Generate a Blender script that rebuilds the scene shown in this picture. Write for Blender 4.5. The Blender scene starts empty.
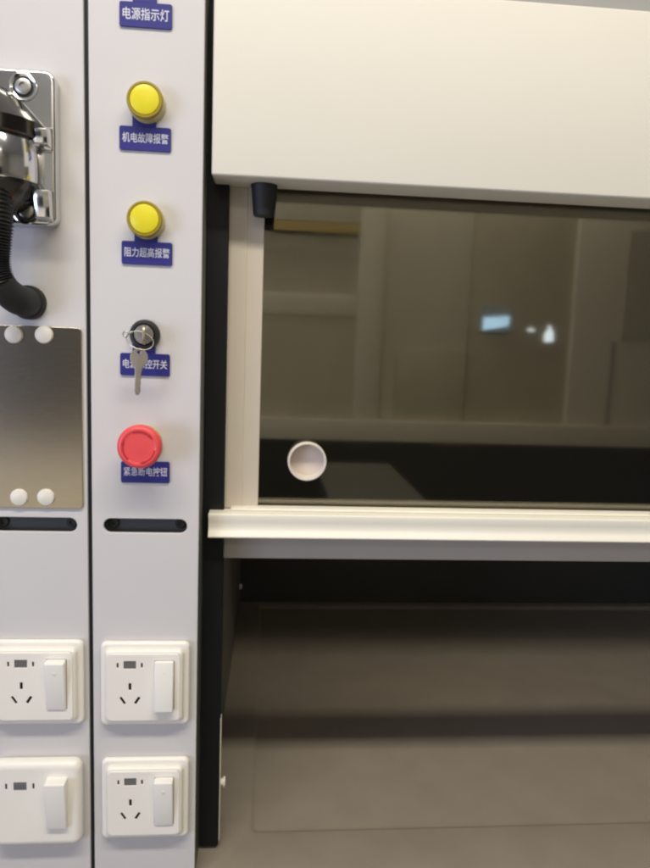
import bpy, bmesh, math, random
from mathutils import Matrix, Vector
random.seed(4)
S = 0.001                       # all sizes below are millimetres: x right, y into the panel, z up from eye height
scene = bpy.context.scene
COL = scene.collection
PI = math.pi

# ------------------------------------------------------------------ materials
def mat(name, color, rough=0.5, metal=0.0, var=0.04, vscale=12.0, bump=0.0, bscale=400.0, rvar=0.08, stretch=None, **kw):
    m = bpy.data.materials.new(name); m.use_nodes = True
    nt = m.node_tree; N = nt.nodes; L = nt.links
    b = N['Principled BSDF']
    tc = N.new('ShaderNodeTexCoord'); mp = N.new('ShaderNodeMapping')
    L.new(tc.outputs['Object'], mp.inputs['Vector'])
    if stretch: mp.inputs['Scale'].default_value = stretch
    n = N.new('ShaderNodeTexNoise'); n.inputs['Scale'].default_value = vscale; n.inputs['Detail'].default_value = 6
    n.inputs['Roughness'].default_value = 0.6
    L.new(mp.outputs['Vector'], n.inputs['Vector'])
    r = N.new('ShaderNodeValToRGB')
    r.color_ramp.elements[0].position = 0.3; r.color_ramp.elements[1].position = 0.7
    c = color
    r.color_ramp.elements[0].color = (*[min(1, max(0, v * (1 - var))) for v in c], 1)
    r.color_ramp.elements[1].color = (*[min(1, max(0, v * (1 + var))) for v in c], 1)
    L.new(n.outputs['Fac'], r.inputs['Fac']); L.new(r.outputs['Color'], b.inputs['Base Color'])
    mr = N.new('ShaderNodeMapRange')
    mr.inputs['To Min'].default_value = max(0.0, rough - rvar); mr.inputs['To Max'].default_value = min(1.0, rough + rvar)
    L.new(n.outputs['Fac'], mr.inputs['Value']); L.new(mr.outputs['Result'], b.inputs['Roughness'])
    b.inputs['Metallic'].default_value = metal
    if bump:
        n2 = N.new('ShaderNodeTexNoise'); n2.inputs['Scale'].default_value = bscale; n2.inputs['Detail'].default_value = 3
        L.new(mp.outputs['Vector'], n2.inputs['Vector'])
        bp = N.new('ShaderNodeBump'); bp.inputs['Strength'].default_value = bump; bp.inputs['Distance'].default_value = 0.0006
        L.new(n2.outputs['Fac'], bp.inputs['Height']); L.new(bp.outputs['Normal'], b.inputs['Normal'])
    for k, v in kw.items(): b.inputs[k.replace('_', ' ')].default_value = v
    return m

def glass_mat(name, tint, coat, ior=2.35, rough=0.036):
    m = bpy.data.materials.new(name); m.use_nodes = True
    nt = m.node_tree; N = nt.nodes; L = nt.links
    N.remove(N['Principled BSDF'])
    geo = N.new('ShaderNodeNewGeometry'); mx = N.new('ShaderNodeMix'); mx.data_type = 'FLOAT'
    mx.inputs[2].default_value = ior; mx.inputs[3].default_value = 1 / ior
    L.new(geo.outputs['Backfacing'], mx.inputs[0])
    fr = N.new('ShaderNodeFresnel'); L.new(mx.outputs[0], fr.inputs['IOR'])
    t = N.new('ShaderNodeBsdfTransparent'); t.inputs['Color'].default_value = (*tint, 1)
    g = N.new('ShaderNodeBsdfGlossy'); g.inputs['Color'].default_value = (*coat, 1); g.inputs['Roughness'].default_value = rough
    tc = N.new('ShaderNodeTexCoord'); nz = N.new('ShaderNodeTexNoise'); nz.inputs['Scale'].default_value = 9; nz.inputs['Detail'].default_value = 5
    L.new(tc.outputs['Object'], nz.inputs['Vector'])
    rm = N.new('ShaderNodeMapRange'); rm.inputs['From Min'].default_value = 0.35; rm.inputs['From Max'].default_value = 0.7
    rm.inputs['To Min'].default_value = rough * 0.75; rm.inputs['To Max'].default_value = rough * 1.4
    L.new(nz.outputs['Fac'], rm.inputs['Value']); L.new(rm.outputs['Result'], g.inputs['Roughness'])
    ms = N.new('ShaderNodeMixShader')
    L.new(fr.outputs['Fac'], ms.inputs['Fac']); L.new(t.outputs[0], ms.inputs[1]); L.new(g.outputs[0], ms.inputs[2])
    L.new(ms.outputs[0], N['Material Output'].inputs['Surface'])
    return m

def emit_mat(name, color, strength):
    m = bpy.data.materials.new(name); m.use_nodes = True
    b = m.node_tree.nodes['Principled BSDF']
    b.inputs['Base Color'].default_value = (*color, 1)
    b.inputs['Emission Color'].default_value = (*color, 1); b.inputs['Emission Strength'].default_value = strength
    return m

M = dict(
    panel=mat('powder coated steel', (0.645, 0.625, 0.635), 0.45, var=0.012, vscale=6, bump=0.05, bscale=900),
    cream=mat('cream enamel', (0.74, 0.705, 0.62), 0.55, var=0.012, vscale=5, bump=0.04, bscale=700),
    flange=mat('shaded folded edge', (0.17, 0.17, 0.155), 0.5, var=0.06),  # side return of the white panel, its shade put into a darker grey
    grey=mat('grey upper sheet', (0.36, 0.355, 0.34), 0.45, var=0.03),
    gasket=mat('black gasket', (0.016, 0.017, 0.022), 0.55, var=0.15),
    post=mat('black post', (0.007, 0.008, 0.010), 0.5, var=0.12, Specular_IOR_Level=0.3),
    blue=mat('blue sign plastic', (0.022, 0.022, 0.21), 0.4, var=0.05),
    ink=mat('white lettering', (0.78, 0.78, 0.84), 0.5, var=0.02),
    yellow=mat('yellow lens', (0.84, 0.70, 0.025), 0.3, var=0.03, vscale=60, Subsurface_Weight=0.15),
    rim=mat('olive lens rim', (0.33, 0.24, 0.018), 0.25, var=0.06),
    lampbase=mat('pale yellow base', (0.60, 0.52, 0.22), 0.35, var=0.05),
    red=mat('red plastic', (0.82, 0.082, 0.092), 0.38, var=0.03, vscale=40),
    redmark=mat('deep red arrow', (0.50, 0.022, 0.032), 0.42, var=0.03),
    yellowbase=mat('dull yellow base', (0.62, 0.5, 0.14), 0.4),
    blackplastic=mat('black plastic', (0.018, 0.019, 0.019), 0.42, var=0.12, vscale=50),
    rubber=mat('black rubber', (0.013, 0.014, 0.016), 0.6, var=0.12, vscale=60, bump=0.1),
    hose=mat('black hose plastic', (0.013, 0.014, 0.014), 0.35, var=0.1, vscale=50),
    chrome=mat('chrome', (0.72, 0.72, 0.73), 0.13, 1.0, var=0.03, rvar=0.02),
    darkchrome=mat('dark reflecting chrome', (0.085, 0.08, 0.075), 0.16, 1.0, var=0.08, rvar=0.04),  # chrome with its dark reflections put into the base colour
    brushed=mat('brushed stainless', (0.53, 0.465, 0.365), 0.19, 1.0, var=0.07, vscale=110, stretch=(1.2, 1, 14), rvar=0.02),
    zinc=mat('zinc', (0.50, 0.49, 0.46), 0.34, 1.0, var=0.06, vscale=50),
    keymetal=mat('nickel key', (0.52, 0.45, 0.36), 0.36, 1.0, var=0.08, vscale=60),
    cap=mat('white cap', (0.78, 0.75, 0.68), 0.4, var=0.02),
    socket=mat('warm white plastic', (0.90, 0.865, 0.81), 0.32, var=0.012, vscale=20),
    socketface=mat('white plastic face', (0.895, 0.855, 0.80), 0.35, var=0.012, vscale=20),
    rocker=mat('rocker plastic', (0.89, 0.865, 0.83), 0.33, var=0.012, vscale=20),
    shutter=mat('grey shutter', (0.15, 0.15, 0.15), 0.3, var=0.06),
    hole=mat('hole shade', (0.035, 0.033, 0.03), 0.7),  # near-black colour that paints the shade inside holes and slits
    tray=mat('slot tray', (0.060, 0.062, 0.065), 0.5, var=0.08),
    sash=mat('sash aluminium paint', (0.60, 0.535, 0.455), 0.40, var=0.02, vscale=8),
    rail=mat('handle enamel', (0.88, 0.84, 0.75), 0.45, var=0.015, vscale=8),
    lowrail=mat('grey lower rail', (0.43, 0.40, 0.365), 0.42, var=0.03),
    glass=glass_mat('smoked glass', (0.95, 0.94, 0.91), (0.95, 0.895, 0.74)),
    pull=mat('beige plastic ring', (0.70, 0.645, 0.58), 0.4, var=0.02),
    cup=mat('cup plastic', (0.66, 0.57, 0.52), 0.45, var=0.03),
    worktop=mat('ceramic worktop', (0.315, 0.272, 0.222), 0.58, var=0.055, vscale=16, bump=0.12, bscale=260),
    liner=mat('liner board', (0.20, 0.19, 0.165), 0.5, var=0.05),
    baffle=mat('dark baffle', (0.030, 0.031, 0.029), 0.55, var=0.06),
    wall=mat('painted wall', (0.74, 0.70, 0.60), 0.6, var=0.03, vscale=2),
    floor=mat('grey floor', (0.45, 0.44, 0.42), 0.5, var=0.1, vscale=3),
    ceiling=mat('ceiling tile', (0.62, 0.61, 0.58), 0.7, var=0.03),
    amber=mat('amber sign', (0.56, 0.43, 0.17), 0.5),
    dimglass=mat('dark cabinet glass', (0.56, 0.53, 0.44), 0.25, var=0.1, vscale=3),
    door=mat('brown door', (0.60, 0.55, 0.44), 0.4, var=0.08, vscale=4),
    base=mat('dark cabinet', (0.020, 0.021, 0.022), 0.45),
    bench=mat('grey bench top', (0.075, 0.075, 0.075), 0.4, var=0.05),
    winframe=mat('dim window blue', (0.50, 0.56, 0.60), 0.5),  # dim sky in the window, put into a plain bluish colour
    day=emit_mat('daylight pane', (0.42, 0.66, 1.0), 3.0),
    dayw=emit_mat('white daylight pane', (0.66, 0.80, 1.0), 3.6),
)

# ------------------------------------------------------------------ helpers
def link(name, mesh, m, parent=None, loc=None, smooth=False):
    """mesh is in millimetres of the place; it is re-centred on loc and parented without moving"""
    mesh.transform(Matrix.Scale(S, 4))
    wl = Vector(loc) * S if loc is not None else (parent.matrix_world.translation.copy() if parent else Vector((0, 0, 0)))
    mesh.transform(Matrix.Translation(-wl))
    if m is not None:
        mesh.materials.clear(); mesh.materials.append(m)
    if smooth:
        for p in mesh.polygons: p.use_smooth = True
    mesh.name = name
    o = bpy.data.objects.new(name, mesh); COL.objects.link(o)
    if parent:
        o.parent = parent
        o.location = wl - WL[parent.name]
    else:
        o.location = wl
    WL[o.name] = wl
    return o
WL = {}
def thing(name, loc, label, cat, group=None):
    o = bpy.data.objects.new(name, None); COL.objects.link(o); o.empty_display_size = 0.02
    o.location = Vector(loc) * S; WL[o.name] = Vector(loc) * S
    tag(o, label, cat, group); return o
def tag(o, label, cat, group=None):
    o['label'] = label; o['category'] = cat
    if group: o['group'] = group
    return o
def struct(o): o['kind'] = 'structure'; return o
def part(name, mesh, m, parent, smooth=False, loc=None):
    return link(name, mesh, m, parent, WLmm(parent) if loc is None else loc, smooth)
def WLmm(o): return WL[o.name] / S

def tomesh(bm, smooth_angle=None):
    bmesh.ops.recalc_face_normals(bm, faces=bm.faces)
    me = bpy.data.meshes.new('m'); bm.to_mesh(me); bm.free()
    if smooth_angle:
        for p in me.polygons: p.use_smooth = True
        me.set_sharp_from_angle(angle=math.radians(smooth_angle))
    return me
def add_box(bm, x0, x1, y0, y1, z0, z1, bev=0, seg=3):
    t = bmesh.new()
    bmesh.ops.create_cube(t, size=1)
    for v in t.verts:
        v.co = Vector((x0 + (v.co.x + .5) * (x1 - x0), y0 + (v.co.y + .5) * (y1 - y0), z0 + (v.co.z + .5) * (z1 - z0)))
    if bev: bmesh.ops.bevel(t, geom=list(t.edges), offset=bev, segments=seg, profile=0.5, affect='EDGES')
    me = bpy.data.meshes.new('t'); t.to_mesh(me); t.free(); bm.from_mesh(me); bpy.data.meshes.remove(me)
def box(x0, x1, y0, y1, z0, z1, bev=0, seg=3):
    bm = bmesh.new(); add_box(bm, x0, x1, y0, y1, z0, z1, bev, seg)
    return tomesh(bm, 40 if bev else None)
def rrect(cx, cz, w, h, r, n=8):
    pts = []
    for sx, sz, a0 in ((1, 1, 0), (-1, 1, 90), (-1, -1, 180), (1, -1, 270)):
        for k in range(n + 1):
            a = math.radians(a0 + 90 * k / n)
            pts.append((cx + sx * (w / 2 - r) + r * math.cos(a), cz + sz * (h / 2 - r) + r * math.sin(a)))
    return pts
def circle(cx, cz, r, n=40): return [(cx + r * math.cos(2 * PI * k / n), cz + r * math.sin(2 * PI * k / n)) for k in range(n)]
def rot_slot(cx, cz, w, h, ang):
    a = math.radians(ang); ca, sa = math.cos(a), math.sin(a)
    return [(cx + x * ca - z * sa, cz + x * sa + z * ca) for x, z in ((-w/2, -h/2), (w/2, -h/2), (w/2, h/2), (-w/2, h/2))]
def curve_to_mesh(cu, mw):
    o = bpy.data.objects.new('tmp', cu); COL.objects.link(o)
    dg = bpy.context.evaluated_depsgraph_get(); dg.update()
    me = bpy.data.meshes.new_from_object(o.evaluated_get(dg))
    bpy.data.objects.remove(o); me.transform(mw)
    return me
def plate(outlines, yf, yb, bev=0.0, res=2):
    """flat sheet with holes, front face at y=yf, back at y=yb"""
    cu = bpy.data.curves.new('c', 'CURVE'); cu.dimensions = '2D'; cu.fill_mode = 'BOTH'
    t = abs(yb - yf); cu.extrude = max(0.0001, t / 2 - bev); cu.bevel_depth = bev; cu.bevel_resolution = res; cu.offset = -bev
    for pts in outlines:
        sp = cu.splines.new('POLY'); sp.points.add(len(pts) - 1); sp.use_cyclic_u = True
        for p, (x, z) in zip(sp.points, pts): p.co = (x, z, 0, 1)
    me = curve_to_mesh(cu, Matrix.Translation((0, (yf + yb) / 2, 0)) @ Matrix.Rotation(PI / 2, 4, 'X'))
    if bev:
        for p in me.polygons: p.use_smooth = True
        me.set_sharp_from_angle(angle=math.radians(35))
    return me
def text_mesh(body, cx, cz, w, h, yf):
    cu = bpy.data.curves.new('t', 'FONT'); cu.body = body; cu.size = 10; cu.align_x = 'CENTER'; cu.extrude = 0.08; cu.offset = 0.05
    me = curve_to_mesh(cu, Matrix.Rotation(PI / 2, 4, 'X'))
    xs = [v.co.x for v in me.vertices]; zs = [v.co.z for v in me.vertices]
    sx = w / (max(xs) - min(xs)); sz = h / (max(zs) - min(zs))
    mx, mz = (max(xs) + min(xs)) / 2, (max(zs) + min(zs)) / 2
    for v in me.vertices: v.co = Vector(((v.co.x - mx) * sx + cx, v.co.y + yf, (v.co.z - mz) * sz + cz))
    return me
def lathe(profile, c, axis='Y', n=48, ang=35):
    """profile (radius, height); axis Y: height grows towards the viewer, axis Z: up, axis X: right"""
    bm = bmesh.new(); rings = []
    for r, h in profile:
        if r < 1e-6: pts = [(0, 0, h)]
        else: pts = [(r * math.cos(2 * PI * k / n), r * math.sin(2 * PI * k / n), h) for k in range(n)]
        ring = []
        for x, y, z in pts:
            p = (x, -z, y) if axis == 'Y' else ((x, y, z) if axis == 'Z' else (z, x, y))
            ring.append(bm.verts.new(Vector(c) + Vector(p)))
        rings.append(ring)
    for a, b in zip(rings, rings[1:]):
        if len(a) == 1 and len(b) == 1: continue
        for k in range(n):
            j = (k + 1) % n
            if len(a) == 1: bm.faces.new((a[0], b[k], b[j]))
            elif len(b) == 1: bm.faces.new((a[k], a[j], b[0]))
            else: bm.faces.new((a[k], a[j], b[j], b[k]))
    return tomesh(bm, ang)
def tube(path, radius, n=20, closed=False):
    """round tube along a list of points; radius is a number or a function of the index"""
    P = [Vector(p) for p in path]; bm = bmesh.new(); rings = []
    up = None; cnt = len(P)
    for i, p in enumerate(P):
        if closed: d = P[(i + 1) % cnt] - P[i - 1]
        else: d = P[min(i + 1, cnt - 1)] - P[max(i - 1, 0)]
        d.normalize()
        if up is None: up = d.orthogonal()
        up = (up - d * up.dot(d)).normalized(); sd = d.cross(up)
        r = radius(i) if callable(radius) else radius
        rings.append([bm.verts.new(p + up * r * math.cos(2 * PI * k / n) + sd * r * math.sin(2 * PI * k / n)) for k in range(n)])
    pairs = list(zip(rings, rings[1:])) + ([(rings[-1], rings[0])] if closed else [])
    for a, b in pairs:
        for k in range(n): bm.faces.new((a[k], a[(k + 1) % n], b[(k + 1) % n], b[k]))
    if not closed: bm.faces.new(rings[0]); bm.faces.new(rings[-1])
    return tomesh(bm, 60)
def spline(pts, n):
    P = [Vector(p) for p in pts]; P = [P[0] * 2 - P[1]] + P + [P[-1] * 2 - P[-2]]
    out = []
    for i in range(1, len(P) - 2):
        for k in range(n):
            t = k / n; a, b, c, d = P[i - 1:i + 3]
            out.append(0.5 * ((2 * b) + (c - a) * t + (2 * a - 5 * b + 4 * c - d) * t * t + (3 * b - a - 3 * c + d) * t ** 3))
    out.append(P[-2]); return out
def prism_x(prof, x0, x1, bev=0):
    """closed profile of (y, z) points swept along x"""
    bm = bmesh.new()
    a = [bm.verts.new((x0, y, z)) for y, z in prof]; b = [bm.verts.new((x1, y, z)) for y, z in prof]
    n = len(prof); bm.faces.new(a); bm.faces.new(b[::-1])
    for k in range(n): bm.faces.new((a[k], a[(k + 1) % n], b[(k + 1) % n], b[k]))
    if bev: bmesh.ops.bevel(bm, geom=list(bm.edges), offset=bev, segments=2, profile=0.5, affect='EDGES')
    return tomesh(bm, 30)
def prism_z(prof, z0, z1):
    bm = bmesh.new()
    a = [bm.verts.new((x, y, z0)) for x, y in prof]; b = [bm.verts.new((x, y, z1)) for x, y in prof]
    n = len(prof); bm.faces.new(a); bm.faces.new(b[::-1])
    for k in range(n): bm.faces.new((a[k], a[(k + 1) % n], b[(k + 1) % n], b[k]))
    return tomesh(bm)
def merge(*ms):
    bm = bmesh.new()
    for m in ms: bm.from_mesh(m); bpy.data.meshes.remove(m)
    me = bpy.data.meshes.new('m'); bm.to_mesh(me); bm.free(); return me
def dup(root, delta, label):
    r = root.copy(); COL.objects.link(r); r.location = root.location + Vector(delta) * S; r['label'] = label
    for ch in [o for o in COL.objects if o.parent == root]:
        c = ch.copy(); COL.objects.link(c); c.parent = r
        for g in [o for o in COL.objects if o.parent == ch]:
            d = g.copy(); COL.objects.link(d); d.parent = c
    return r
def child(root, stem): return next(o for o in COL.objects if o.parent == root and o.name.split('.')[0] == stem)

# ------------------------------------------------------------------ control panels
ZT, ZB = 620, -900
def screw_mesh(x, y, z, r=5.2):
    a = lathe([(0, 0), (r, 0), (r, 1.2), (r * .8, 2.2), (r * .45, 2.2), (r * .4, 0.9), (0, 0.9)], (x, y, z), n=24)
    return a
def panel(name, x0, x1, slot_c, slot_w, label):
    t = thing(name, ((x0 + x1) / 2, 0, ZB), label, 'panel')
    part('sheet', plate([rrect((x0 + x1) / 2, (ZT + ZB) / 2, x1 - x0, ZT - ZB, 1.5), rrect(slot_c, -179.5, slot_w, 14, 6.99)], 0, 4, 0.8), M['panel'], t)
    tr = part('slot_tray', box(slot_c - slot_w / 2 - 4, slot_c + slot_w / 2 + 4, 12, 14, -190, -169), M['tray'], t)
    for sx in (-1, 1):
        part('slot_screw', screw_mesh(slot_c + sx * (slot_w / 2 - 7.5), 12, -179.5), M['blackplastic'], tr)
    return t
pr = panel('narrow_control_panel', -166.3, -64.3, -115.5, 80, 'narrow white steel panel carrying the yellow lamps and key switch')
part('return_flange', plate([[(-68, ZB), (-64.6, ZB), (-64.6, ZT), (-68, ZT)]], 4.0, 42), M['flange'], pr)
part('gasket', box(-170.6, -166.6, 4.5, 12, ZB, ZT), M['gasket'], pr)
pl = panel('wide_control_panel', -420, -170.4, -220.5, 80, 'wide white steel panel carrying the chrome bracket and steel plate')

# blue label plates
def label_plate(cx, cz, txt, tab, label, tw, th):
    t = thing('label_plate', (cx, -1.5, cz), label, 'label', 'blue label plates')
    w, h = 46, 21
    pts = rrect(cx, cz, w, h, 2)
    me = plate([pts], -1.9, -0.1, 0.3)
    part('plate', me, M['blue'], t)
    if tab: part('tab', plate([[(cx - 11.5, cz + h / 2 + .1), (cx + 9.5, cz + h / 2 + .1), (cx + 9.5, cz + h / 2 + 12), (cx - 11.5, cz + h / 2 + 12)]], -1.6, -0.1, 0.2), M['blue'], t)
    part('lettering', text_mesh(txt, cx + .2, cz + .6, tw, th, -2.0), M['ink'], t)
    return t
label_plate(-115.9, 285.6, '电源指示灯', True, 'topmost blue label plate, with five white characters, cut off above', 40.5, 10)
label_plate(-116.2, 180.7, '机电故障报警', True, 'blue label plate under the upper yellow lamp', 41, 8.6)
label_plate(-114.4, 79.6, '阻力超高报警', True, 'blue label plate under the lower yellow lamp', 41, 8.6)
label_plate(-116.0, -23, '电源总控开关', True, 'blue label plate behind the hanging key', 41, 8.6)
label_plate(-115.5, -126, '紧急断电按钮', False, 'lowest blue label plate, partly covered by the red button', 41, 8.6)

# yellow lamps
def lamp(cz, label):
    t = thing('indicator_lamp', (-114.4, 0, cz), label, 'lamp', 'yellow indicator lamps')
    c = (-114.4, 0, cz)
    part('base', lathe([(0, .1), (16.2, .1), (16.2, 3), (15.4, 4.4), (15.2, 10.5), (0, 10.5)], c), M['lampbase'], t)
    part('rim', lathe([(15.2, 10.6), (15.9, 11.5), (15.9, 14.6), (15.0, 16.2), (13.4, 16.2), (13.1, 15.2), (13.1, 10.6)], c), M['rim'], t)
    part('lens', lathe([(13.05, 11), (13.05, 15.4), (12.4, 16.3), (9, 17.2), (4, 17.6), (0, 17.7)], c), M['yellow'], t)
    return t
la = lamp(210, 'upper of the two round yellow indicator lamps')
lb = dup(la, (0, 0, -101.8), 'lower of the two round yellow indicator lamps')

# key switch and keys
ks = thing('key_switch', (-116, 0, 5), 'round black key switch with a key in its metal barrel', 'switch')
c = (-116, 0, 5)
part('bezel', lathe([(0, .1), (14, .1), (14, 3.5), (13.4, 5.6), (12, 7.2), (10.4, 7.4), (9.6, 6.2), (9.4, 3), (0, 3)], c), M['blackplastic'], ks)
part('barrel', lathe([(9.2, 3.1), (9.2, 7.6), (8.7, 8.6), (0, 8.8)], c), M['zinc'], ks)
k1 = link('key', merge(plate([rrect(0, 0, 17, 18, 6), circle(-1, 4.5, 1.8, 16)], -1.0, 1.0, .3)), M['keymetal'], None, (0, 0, 0))
k1.data.transform(Matrix.Translation((-0.1135, -0.0195, 0.0045)) @ Matrix.Rotation(math.radians(-84), 4, 'Z'))
k1.data.transform(Matrix.Translation((0.1135, 0.0195, -0.0045))); k1.location = (-0.1135, -0.0195, 0.0045)
tag(k1, 'nickel key pushed into the key switch, seen edge on', 'key', 'keys')
RC = (-117, -22, -0.5)
ring = []
for k in range(64):
    a = 2 * PI * k / 64
    ring.append((RC[0] + 12.0 * math.cos(a), RC[1] + 8.5 * math.sin(a) * .8, RC[2] + 8.2 * math.sin(a) * .95 + 2.6 * math.cos(a) * -1))
rg = link('key_ring', merge(tube(ring, 0.55, 10, True), tube([(-129.8 + 2.2 * math.cos(2*PI*k/20), -22.5, 4.6 + 2.4 * math.sin(2*PI*k/20)) for k in range(20)], .7, 8, True)), M['zinc'], None, RC, False)
tag(rg, 'thin wire ring joining the two keys at the switch', 'key ring')
kx, kz = -117.0, -9
kp = [(kx - 3.4, kz - 14), (kx - 3.0, kz - 24), (kx - 2.9, kz - 38), (kx - 1.2, kz - 41), (kx + 1.0, kz - 41), (kx + 2.4, kz - 38), (kx + 2.4, kz - 34), (kx + 1.9, kz - 32), (kx + 2.6, kz - 30), (kx + 2.0, kz - 27.5), (kx + 2.8, kz - 25), (kx + 2.3, kz - 22), (kx + 3.0, kz - 19), (kx + 3.4, kz - 14)]
bow = []
for k in range(41):
    a = math.radians(-58 + 296 * k / 40)
    bow.append((kx + 8.0 * math.cos(a), kz - 7.2 + 8.6 * math.sin(a)))
kp = [(kx + 3.6, kz - 15.5)] + bow + [(kx - 3.6, kz - 15.5)] + kp[:13]
k2 = link('key', plate([kp, circle(kx - .5, kz - 2.2, 1.5, 16)], -25, -23, .35), M['keymetal'], None, (kx, -24, kz))
k2.rotation_euler = (0, math.radians(2.5), 0)
tag(k2, 'nickel key hanging from the wire ring over a blue label', 'key', 'keys')

# emergency button
eb = thing('emergency_button', (-115.8, 0, -97), 'red mushroom emergency stop button above the lowest blue label', 'button')
c = (-115.8, 0, -97)
part('collar', lathe([(0, .1), (16, .1), (16, 4), (14.5, 5.5), (13, 6), (13, 14), (0, 14)], c), M['yellowbase'], eb)
mh = part('mushroom_head', lathe([(11, 14), (13.5, 17), (18.5, 22), (20.0, 25), (20.2, 30), (19.6, 32.8), (18.2, 34.4), (16.4, 35), (15.2, 34.9), (14.4, 34.3), (13.6, 34.2), (6, 34.6), (0, 34.7)], c, n=64), M['red'], eb)
def arc_arrow(a0, a1):
    bm = bmesh.new(); r0, r1 = 13.9, 15.3; n = 18; top = []; bot = []
    for k in range(n + 1):
        a = math.radians(a0 + (a1 - a0) * k / n)
        ww = 1.0 if k < n - 4 else (1.9 * (n - k) / 4)
        rm = (r0 + r1) / 2; h = (r1 - r0) / 2 * ww
        for r, lst in ((rm + h + .001, top), (rm - h, bot)):
            lst.append(bm.verts.new((c[0] + r * math.cos(a), -35.05, c[2] + r * math.sin(a))))
    for k in range(n): bm.faces.new((top[k], top[k + 1], bot[k + 1], bot[k]))
    e = bmesh.ops.extrude_face_region(bm, geom=list(bm.faces))
    for v in e['geom']:
        if isinstance(v, bmesh.types.BMVert): v.co.y += 0.9
    return tomesh(bm)
for a0 in (110, 230, 350): part('arrow', arc_arrow(a0, a0 - 78), M['redmark'], mh)

# ------------------------------------------------------------------ wall sockets
def socket(cx, cz, label):
    t = thing('wall_socket', (cx, 0, cz), label, 'socket', 'white wall sockets')
    part('frame', merge(plate([rrect(cx, cz, 87, 87, 6)], -7, -0.1, 3.2, 4), plate([rrect(cx, cz, 76, 75, 5), rrect(cx, cz, 66, 65, 3)], -12.4, -6, 3.4, 4)), M['socket'], t)
    fx, fz = cx - .2, cz - .1
    holes = [rot_slot(fx - 13.2, fz - .2 + 1.2, 2.6, 7.2, 0), rot_slot(fx - 20.2, fz - 13.4, 2.5, 8.2, 33), rot_slot(fx - 6.2, fz - 13.4, 2.5, 8.2, -33),
             rot_slot(fx - 13.3, fz + 23.4, 11.8, 8, 0), rot_slot(fx - 25, fz + 23, 1.7, 5, 0), rot_slot(fx - 1.8, fz + 23, 1.7, 5, 0),
             rrect(fx + 20, fz + 2.3, 19.4, 52, 1.5, 4)]
    fc = part('face', plate([rrect(fx, fz, 70.5, 69, 4)] + holes, -14, -12.5, 0.45), M['socketface'], t)
    part('hole_shade_sheet', box(fx - 31, fx + 32, -7.6, -7.1, fz - 30, fz + 31), M['hole'], fc)  # dark sheet behind the holes, painting their inner shade
    part('shutter', box(fx - 18.9, fx - 7.7, -13.1, -7.7, fz + 19.6, fz + 27.2), M['shutter'], fc)
    pv = (fx + 20, -14.5, fz + 2.3)
    rk = part('rocker', box(fx + 10.7, fx + 29.3, -19.0, -9.5, fz - 23.2, fz + 27.8, 1.3, 3), M['rocker'], t, loc=pv)
    part('indicator_dot', lathe([(0, 0.05), (1.7, .05), (1.7, .35), (0, .5)], (fx + 20, -19, fz + 17), n=20), M['socketface'], rk, loc=pv)
    return t
s1 = socket(-114.4, -338.8, 'three-pin wall socket on the narrow panel, upper one, its rocker pressed at the top')
s2 = dup(s1, (0.4, 0, -123.2), 'three-pin wall socket on the narrow panel, lower one, its rocker pressed at the bottom')
s3 = dup(s1, (-103.2, 0, 1.6), 'three-pin wall socket on the wide panel, above the plain switch')
for s, a in ((s1, -4.5), (s2, 7.5), (s3, 7.5)): child(s, 'rocker').rotation_euler = (math.radians(a), 0, 0)

sw = thing('light_switch', (-219, 0, -461), 'plain white switch without pin holes, below the socket on the wide panel', 'switch')
part('frame', plate([rrect(-219, -461, 87, 90, 9)], -15, -0.1, 6.5, 6), M['socket'], sw)
pv = (-198, -17, -457.5)
part('rocker', box(-208, -188.2, -23, -11, -483.4, -431.6, 1.2, 3), M['rocker'], sw, loc=pv).rotation_euler = (math.radians(7), 0, 0)
part('window', box(-240, -227.6, -15.25, -14.9, -444, -436, 0.1), M['shutter'], sw)
for x in (-247, -221): part('slit_shade', box(x - .9, x + .9, -15.2, -14.9, -442.6, -437.4), M['hole'], sw)  # dark surface strips that paint the shade of narrow openings

# ------------------------------------------------------------------ stainless plate
sp = thing('steel_plate', (-223, 0, -77), 'brushed stainless steel plate with four white screw caps', 'plate')
part('sheet', plate([rrect(-233, -76.8, 118, 172, 4)], -2.4, -0.1, 0.5), M['brushed'], sp)
for x, z in ((-234.5, .8), (-207.5, 1.6), (-232.9, -152.3), (-208.1, -151.8)):
    part('screw_cap', lathe([(0, 2.4), (8.2, 2.4), (8.2, 3.6), (7.4, 5.2), (4, 6.3), (0, 6.6)], (x, 0, z), n=32), M['cap'], sp)

# ------------------------------------------------------------------ chrome bracket with hose
cb = thing('chrome_bracket', (-246, 0, 164), 'chrome wall bracket holding a turned drum above a black hose', 'bracket')
bp_ = part('back_plate', plate([rrect(-246, 164, 109, 131.5, 9)], -14.5, -0.1, 3, 5), M['chrome'], cb)
for x, z in ((-218.1, 214.5), (-217.6, 110.5), (-274, 214.5), (-274, 110.5)):
    part('screw_seat', lathe([(9.0, 14.6), (12.4, 14.6), (12.2, 15.3), (11.2, 15.6), (9.6, 15.0), (9.0, 14.7)], (x, 0, z), n=36), M['chrome'], bp_)
    part('screw_shade', lathe([(9.1, 14.65), (8, 14.6), (0, 14.6)], (x, 0, z), n=36), M['blackplastic'], bp_)  # flat black disc painting the shade of a countersunk recess
    part('screw', lathe([(7.0, 14.7), (6.8, 15.8), (5.6, 16.4), (3.2, 16.4), (2.8, 15), (0, 15)], (x, 0, z), n=32), M['zinc'], bp_)
dc = (-246, -14, 0)
part('drum', lathe([(0, 131), (42, 131), (43, 132.5), (43, 166), (42, 167.5), (0, 167.5)], dc, 'Z', 64), M['chrome'], cb)
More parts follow.
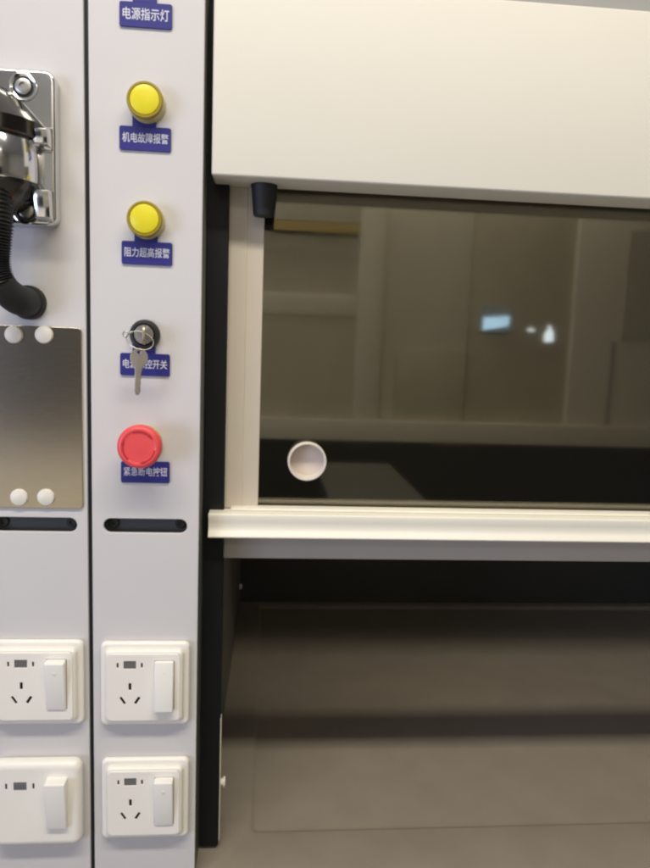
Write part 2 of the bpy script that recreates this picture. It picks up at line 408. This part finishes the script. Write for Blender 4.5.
part('upper_collar', lathe([(0, 167.6), (45, 167.6), (46.5, 169), (46.5, 181), (44, 184), (30, 199), (17, 210), (0, 213)], dc, 'Z', 64), M['darkchrome'], cb)
part('lower_cone', lathe([(0, 130.9), (44, 130.9), (44.5, 128), (38, 117), (24, 108), (14, 104), (0, 104)], dc, 'Z', 64), M['darkchrome'], cb)
part('lug', prism_x([(-33, 176), (-14.4, 182), (-14.4, 162), (-30, 164)], -206, -193.5, 1), M['chrome'], cb)
part('lug', prism_x([(-30, 126), (-14.4, 128), (-14.4, 101), (-26, 103)], -207, -193.5, 1), M['chrome'], cb)
path = spline([(-234, -40, 128), (-231.5, -42, 100), (-233.5, -42, 78), (-235, -41, 60), (-232.5, -37, 44), (-227, -29, 35)], 60)
hose = part('hose', tube(path, lambda i: 11.6 + 0.95 * math.sin(i * 2 * PI / 7.5), 24), M['hose'], cb)
part('elbow', tube(spline([(-233.3, -38.5, 46), (-229, -32, 37.5), (-224, -23, 32), (-221, -10, 30.5), (-221, -0.2, 30.5)], 10), lambda i: 12.2 + min(1.2, i * .06), 28), M['rubber'], cb)
part('grommet', lathe([(0, .1), (15.6, .1), (15.6, 5), (14.5, 8), (0, 9)], (-221, 0, 30.5), n=40), M['rubber'], cb)

# ------------------------------------------------------------------ fume hood
XR = 1150
fh = thing('fume_hood', (300, 400, -559), 'cream fume hood cabinet with dark open interior and grey worktop', 'fume hood')
hd = part('header_panel', box(-57, XR + 60, 5, 51, 154.2, 325.5, 2.2, 4), M['cream'], fh)
part('upper_sheet', box(-57, XR + 60, 20, 60, 328.5, 640, 1), M['grey'], fh)
part('header_seam', box(-56, XR + 58, 24, 50, 325.6, 328.4), M['gasket'], fh)
part('rubber_bumper', lathe([(0, 154.1), (13, 154.1), (13, 152), (12.4, 150), (10.4, 127), (9.4, 124.6), (0, 124.4)], (-8.4, 36, 0), 'Z', 40), M['rubber'], hd)
part('side_post', plate([rrect(-53.3, 40, 21, 1190, 3)], 42.2, 59, 0.6), M['post'], fh)
def skew_wall(xf, xb, th, y0, y1, z0, z1):
    bm = bmesh.new(); add_box(bm, 0, th, y0, y1, z0, z1)
    for v in bm.verts: v.co.x += xf + (xb - xf) * (v.co.y - y0) / (y1 - y0)
    return tomesh(bm)
sl = part('side_liner', skew_wall(-70, -61, 12, 59.2, 800, -575, 420), M['liner'], fh)
part('liner_bolt', lathe([(0, 0), (6, 0), (6, 4), (4.5, 6), (0, 6.5)], (-49.8, 745, -508), 'X', 24), M['cap'], sl)
part('side_liner', box(XR, XR + 12, 59.2, 800, -575, 420), M['liner'], fh)
part('side_post', box(XR - 6, XR + 58, 42, 59, -555, 640), M['post'], fh)
part('back_baffle', box(-70, XR + 12, 790, 802, -575, 420), M['baffle'], fh)
part('top_liner', box(-70, XR + 12, 60.2, 790, 420.2, 430), M['liner'], fh)
gs = part('guide_strip', box(-42.6, -41.6, 43, 54, -549, -405, 0.3), M['cap'], fh)
part('guide_screw', lathe([(0, 0), (4, 0), (4, 2.6), (5.6, 2.8), (5.6, 5), (0, 5.4)], (-41.6, 50, -482.9), 'X', 20), M['cap'], gs)
# dished ceramic worktop
def worktop():
    bm = bmesh.new()
    x0, x1, y0, y1 = -64.5, XR + 60, -25, 789.5
    loops = []
    def rr(a0, a1, b0, b1, r, z):
        return [bm.verts.new((x, y, z)) for x, y in rrect((a0 + a1) / 2, (b0 + b1) / 2, a1 - a0, b1 - b0, r, 6)]
    loops = [rr(x0, x1, y0, y1, 2, -600), rr(x0, x1, y0, y1, 2, -559), rr(-9, XR - 6, 66, 770, 10, -558.6), rr(-7, XR - 8, 69, 766, 9, -559.6), rr(-4, XR - 11, 73, 762, 8, -563.5), rr(0, XR - 15, 78, 757, 6, -564)]
    for a, b in zip(loops, loops[1:]):
        for k in range(len(a)):
            j = (k + 1) % len(a); bm.faces.new((a[k], a[j], b[j], b[k]))
    bm.faces.new(loops[-1])
    return tomesh(bm, 50)
part('worktop', worktop(), M['worktop'], fh)
part('front_skirt', box(-64, XR + 60, -10, 20, -1400, -600.5), M['panel'], fh)

# ------------------------------------------------------------------ sash
sa = thing('hood_sash', (500, 60, -226), 'sliding hood sash with smoked glass, beige frame and round finger pull', 'sash')
fr = part('stile', prism_z([(-42.5, 50), (-24.5, 50), (-24, 50.7), (-8.2, 50.7), (-7.6, 51.3), (-7.6, 78), (-42.5, 78)], -172, 400), M['sash'], sa)
part('glass', plate([[(-8, -180), (XR - 41.5, -180), (XR - 41.5, 398), (-8, 398)], circle(43.4, -121.8, 19.6, 48)], 60, 65), M['glass'], sa)
part('stile', box(XR - 42, XR - 7, 50, 78, -172, 400, 1), M['sash'], sa)
part('glazing_bead', box(-7.4, XR - 42.2, 55, 67, -175.8, -172.4, .5), M['zinc'], sa)
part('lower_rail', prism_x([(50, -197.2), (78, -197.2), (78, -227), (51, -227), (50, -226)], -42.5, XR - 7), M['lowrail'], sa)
hp = [(26.5, -172.4), (24.6, -173.5), (24.2, -176), (25.6, -181), (26.6, -187), (25.2, -191), (22.2, -194), (21.6, -195.8), (22.4, -197), (49.8, -197), (78, -197), (78, -176), (50, -176), (49, -172.6)]
part('handle', merge(prism_x(hp, -57, XR + 6), box(-35.6, XR - 10, 38, 54.8, -172.3, -169.8, .8)), M['rail'], sa)
pc = (43.4, 60, -121.8)
fp = part('finger_pull', lathe([(19.4, -8), (19.4, .1), (20.7, .2), (20.7, 6), (20.1, 7.4), (19.3, 7.8), (18.5, 7.4), (18.2, 6), (17.9, -6.4), (17.6, -7)], pc, n=56), M['pull'], sa)
part('cup_bottom', lathe([(19.3, -8), (19, -7.1), (16, -7.2), (0, -7.6)], pc, n=56), M['cup'], fp)

# ------------------------------------------------------------------ the room behind the viewer, seen only in the glass and the chrome
struct(link('floor', box(-4000, 4500, -5200, 900, -1450, -1410), M['floor'], None, (0, 0, -1410)))
struct(link('ceiling', box(-4000, 4500, -5200, 900, 1450, 1500), M['ceiling'], None, (0, 0, 1450)))
struct(link('opposite_wall', box(-4000, 4500, -3600, -3500, -1410, 1450), M['wall'], None, (0, -3500, -1410)))
struct(link('left_wall', box(-4000, -3900, -3499, 900, -1409, 1449), M['wall'], None, (-4000, -1300, -1410)))
struct(link('right_wall', box(4400, 4500, -3499, 900, -1409, 1449), M['wall'], None, (4500, -1300, -1410)))
oh = thing('opposite_hood', (400, -3000, -1410), 'pale fume hood across the aisle reflected in the smoked glass', 'fume hood')
part('header', box(-700, 477, -3490, -3000, 660, 1300, 4), M['wall'], oh)
part('amber_strip', box(11, 500, -2999, -2994, 606, 655), M['amber'], oh)
part('dark_sash', box(-700, 476, -3490, -3040, 285, 604), M['dimglass'], oh)
part('sash_rail', box(-700, 476, -3490, -3000, 165, 282, 3), M['cream'], oh)
part('lower_opening', box(-700, 476, -3490, -3008, -395, 164.5), M['door'], oh)
col = part('column', box(478, 612, -3490, -2990, -395, 780, 3), M['wall'], oh)
oh2 = part('far_cabinet', box(613, 1109, -3490, -3046, -395, 1300, 3), M['wall'], oh)
part('counter', box(-800, 2300, -3490, -2960, -511, -397, 3), M['cream'], oh)
part('base_cabinet', box(-800, 2300, -3490, -2990, -1409, -513), M['base'], oh)
part('low_screen', box(707, 1099, -3039, -3020, -396, -6, 2), M['door'], oh)
od = thing('brown_door', (1400, -3000, -396), 'brown door with a bright window pane reflected in the glass', 'door')
part('leaf', box(1110, 1700, -3490, -3050, -396, 1300, 2), M['door'], od)
part('window_pane', plate([[(1190, 122), (1262, 134), (1336, 150), (1336, 205), (1262, 196), (1190, 192)]], -3029.5, -3024), M['day'], od)
part('window_surround', box(1180, 1345, -3047, -3030, 112, 260), M['winframe'], od)
part('small_pane', plate([[(1556, 68), (1608, 72), (1606, 120), (1590, 150), (1578, 165), (1570, 130), (1556, 120)]], -3052, -3045), M['dayw'], od)
part('thin_pane', plate([[(1452, 128), (1492, 126), (1498, 136), (1460, 142)]], -3052, -3045), M['dayw'], od)
oc = thing('tall_cupboard', (2000, -3000, -396), 'pale tall cupboard with dark upper window reflected at right', 'cupboard')
part('carcass', box(1702, 2700, -3490, -3010, -396, 1300, 2), M['wall'], oc)
part('upper_window', box(1985, 2650, -3009, -3002, 85, 700), M['dimglass'], oc)
part('door_gap', box(1930, 1955, -3009.5, -3003, -390, 84), M['lowrail'], oc)
dk = thing('dark_reflection_block', (-1600, -3100, -1410), 'unseen dark block added across the aisle to darken the steel plate reflection', 'cupboard')  # added dark block, gives the upper steel plate something dark to reflect
part('carcass', box(-2500, -850, -3490, -3050, -560, 330, 3), M['base'], dk)
part('plinth', box(-2480, -870, -3480, -3080, -1409, -560.5), M['wall'], dk)
wb = thing('bright_reflection_bench', (-1000, -1900, -1410), 'white topped bench added behind the viewer to brighten the steel plate reflection', 'bench')  # added as a bright reflector for the lower part of the steel plate
part('bench_top', box(-1700, -420, -2700, -1050, -535, -505, 3), M['cap'], wb)
part('cabinet', box(-1680, -440, -2680, -1080, -1409, -535.5), M['wall'], wb)
lb_ = thing('lab_bench', (300, -1800, -1410), 'grey lab bench behind the viewer reflected low in the glass', 'bench')
part('bench_top', box(215, 545, -2200, -1400, -535, -506, 3), M['bench'], lb_)
part('cabinet', box(235, 525, -2180, -1420, -1409, -535.5), M['base'], lb_)

# ------------------------------------------------------------------ light
def area(name, loc, rot, sx, sy, power, color):
    l = bpy.data.lights.new(name, 'AREA'); l.shape = 'RECTANGLE'; l.size = sx; l.size_y = sy; l.energy = power; l.color = color
    o = bpy.data.objects.new(name, l); COL.objects.link(o); o.location = Vector(loc) * S; o.rotation_euler = [math.radians(a) for a in rot]
    return o
area('ceiling_tube', (0, -980, 1400), (0, 0, 0), 1.9, 0.16, 38, (1.0, 0.93, 0.78))
area('far_ceiling_tube', (500, -2820, 1400), (0, 0, 0), 3.2, 0.2, 15, (1.0, 0.94, 0.84))
area('window_light', (-2600, -2600, -100), (90, 0, -45), 1.6, 1.3, 52, (0.62, 0.70, 1.0))

w = bpy.data.worlds.new('World'); scene.world = w; w.use_nodes = True
bg = w.node_tree.nodes['Background']; bg.inputs['Color'].default_value = (0.92, 0.94, 1.0, 1); bg.inputs['Strength'].default_value = 0.10

# ------------------------------------------------------------------ camera
cam = bpy.data.cameras.new('camera'); co = bpy.data.objects.new('camera', cam); COL.objects.link(co)
R = Matrix(((0.9961618782480561, -0.024333378695893287, -0.08407971816405611), (-0.08029679507525234, 0.12831393368232877, -0.9884775966725851), (0.03484159907277207, 0.991435031206891, 0.1258675568597525)))
co.matrix_world = Matrix.Translation((0, -0.6667, 0)) @ R.to_4x4()
cam.sensor_fit = 'VERTICAL'; cam.sensor_height = 36; cam.lens = 690 / 868 * 36
cam.clip_start = 0.02; cam.clip_end = 200
scene.camera = co
scene.view_settings.view_transform = 'Standard'; scene.view_settings.look = 'None'
scene.view_settings.exposure = 0.0; scene.view_settings.gamma = 1.0
scene.cycles.filter_width = 2.3
scene.cycles.max_bounces = 10; scene.cycles.transparent_max_bounces = 16
scene.cycles.sample_clamp_indirect = 4
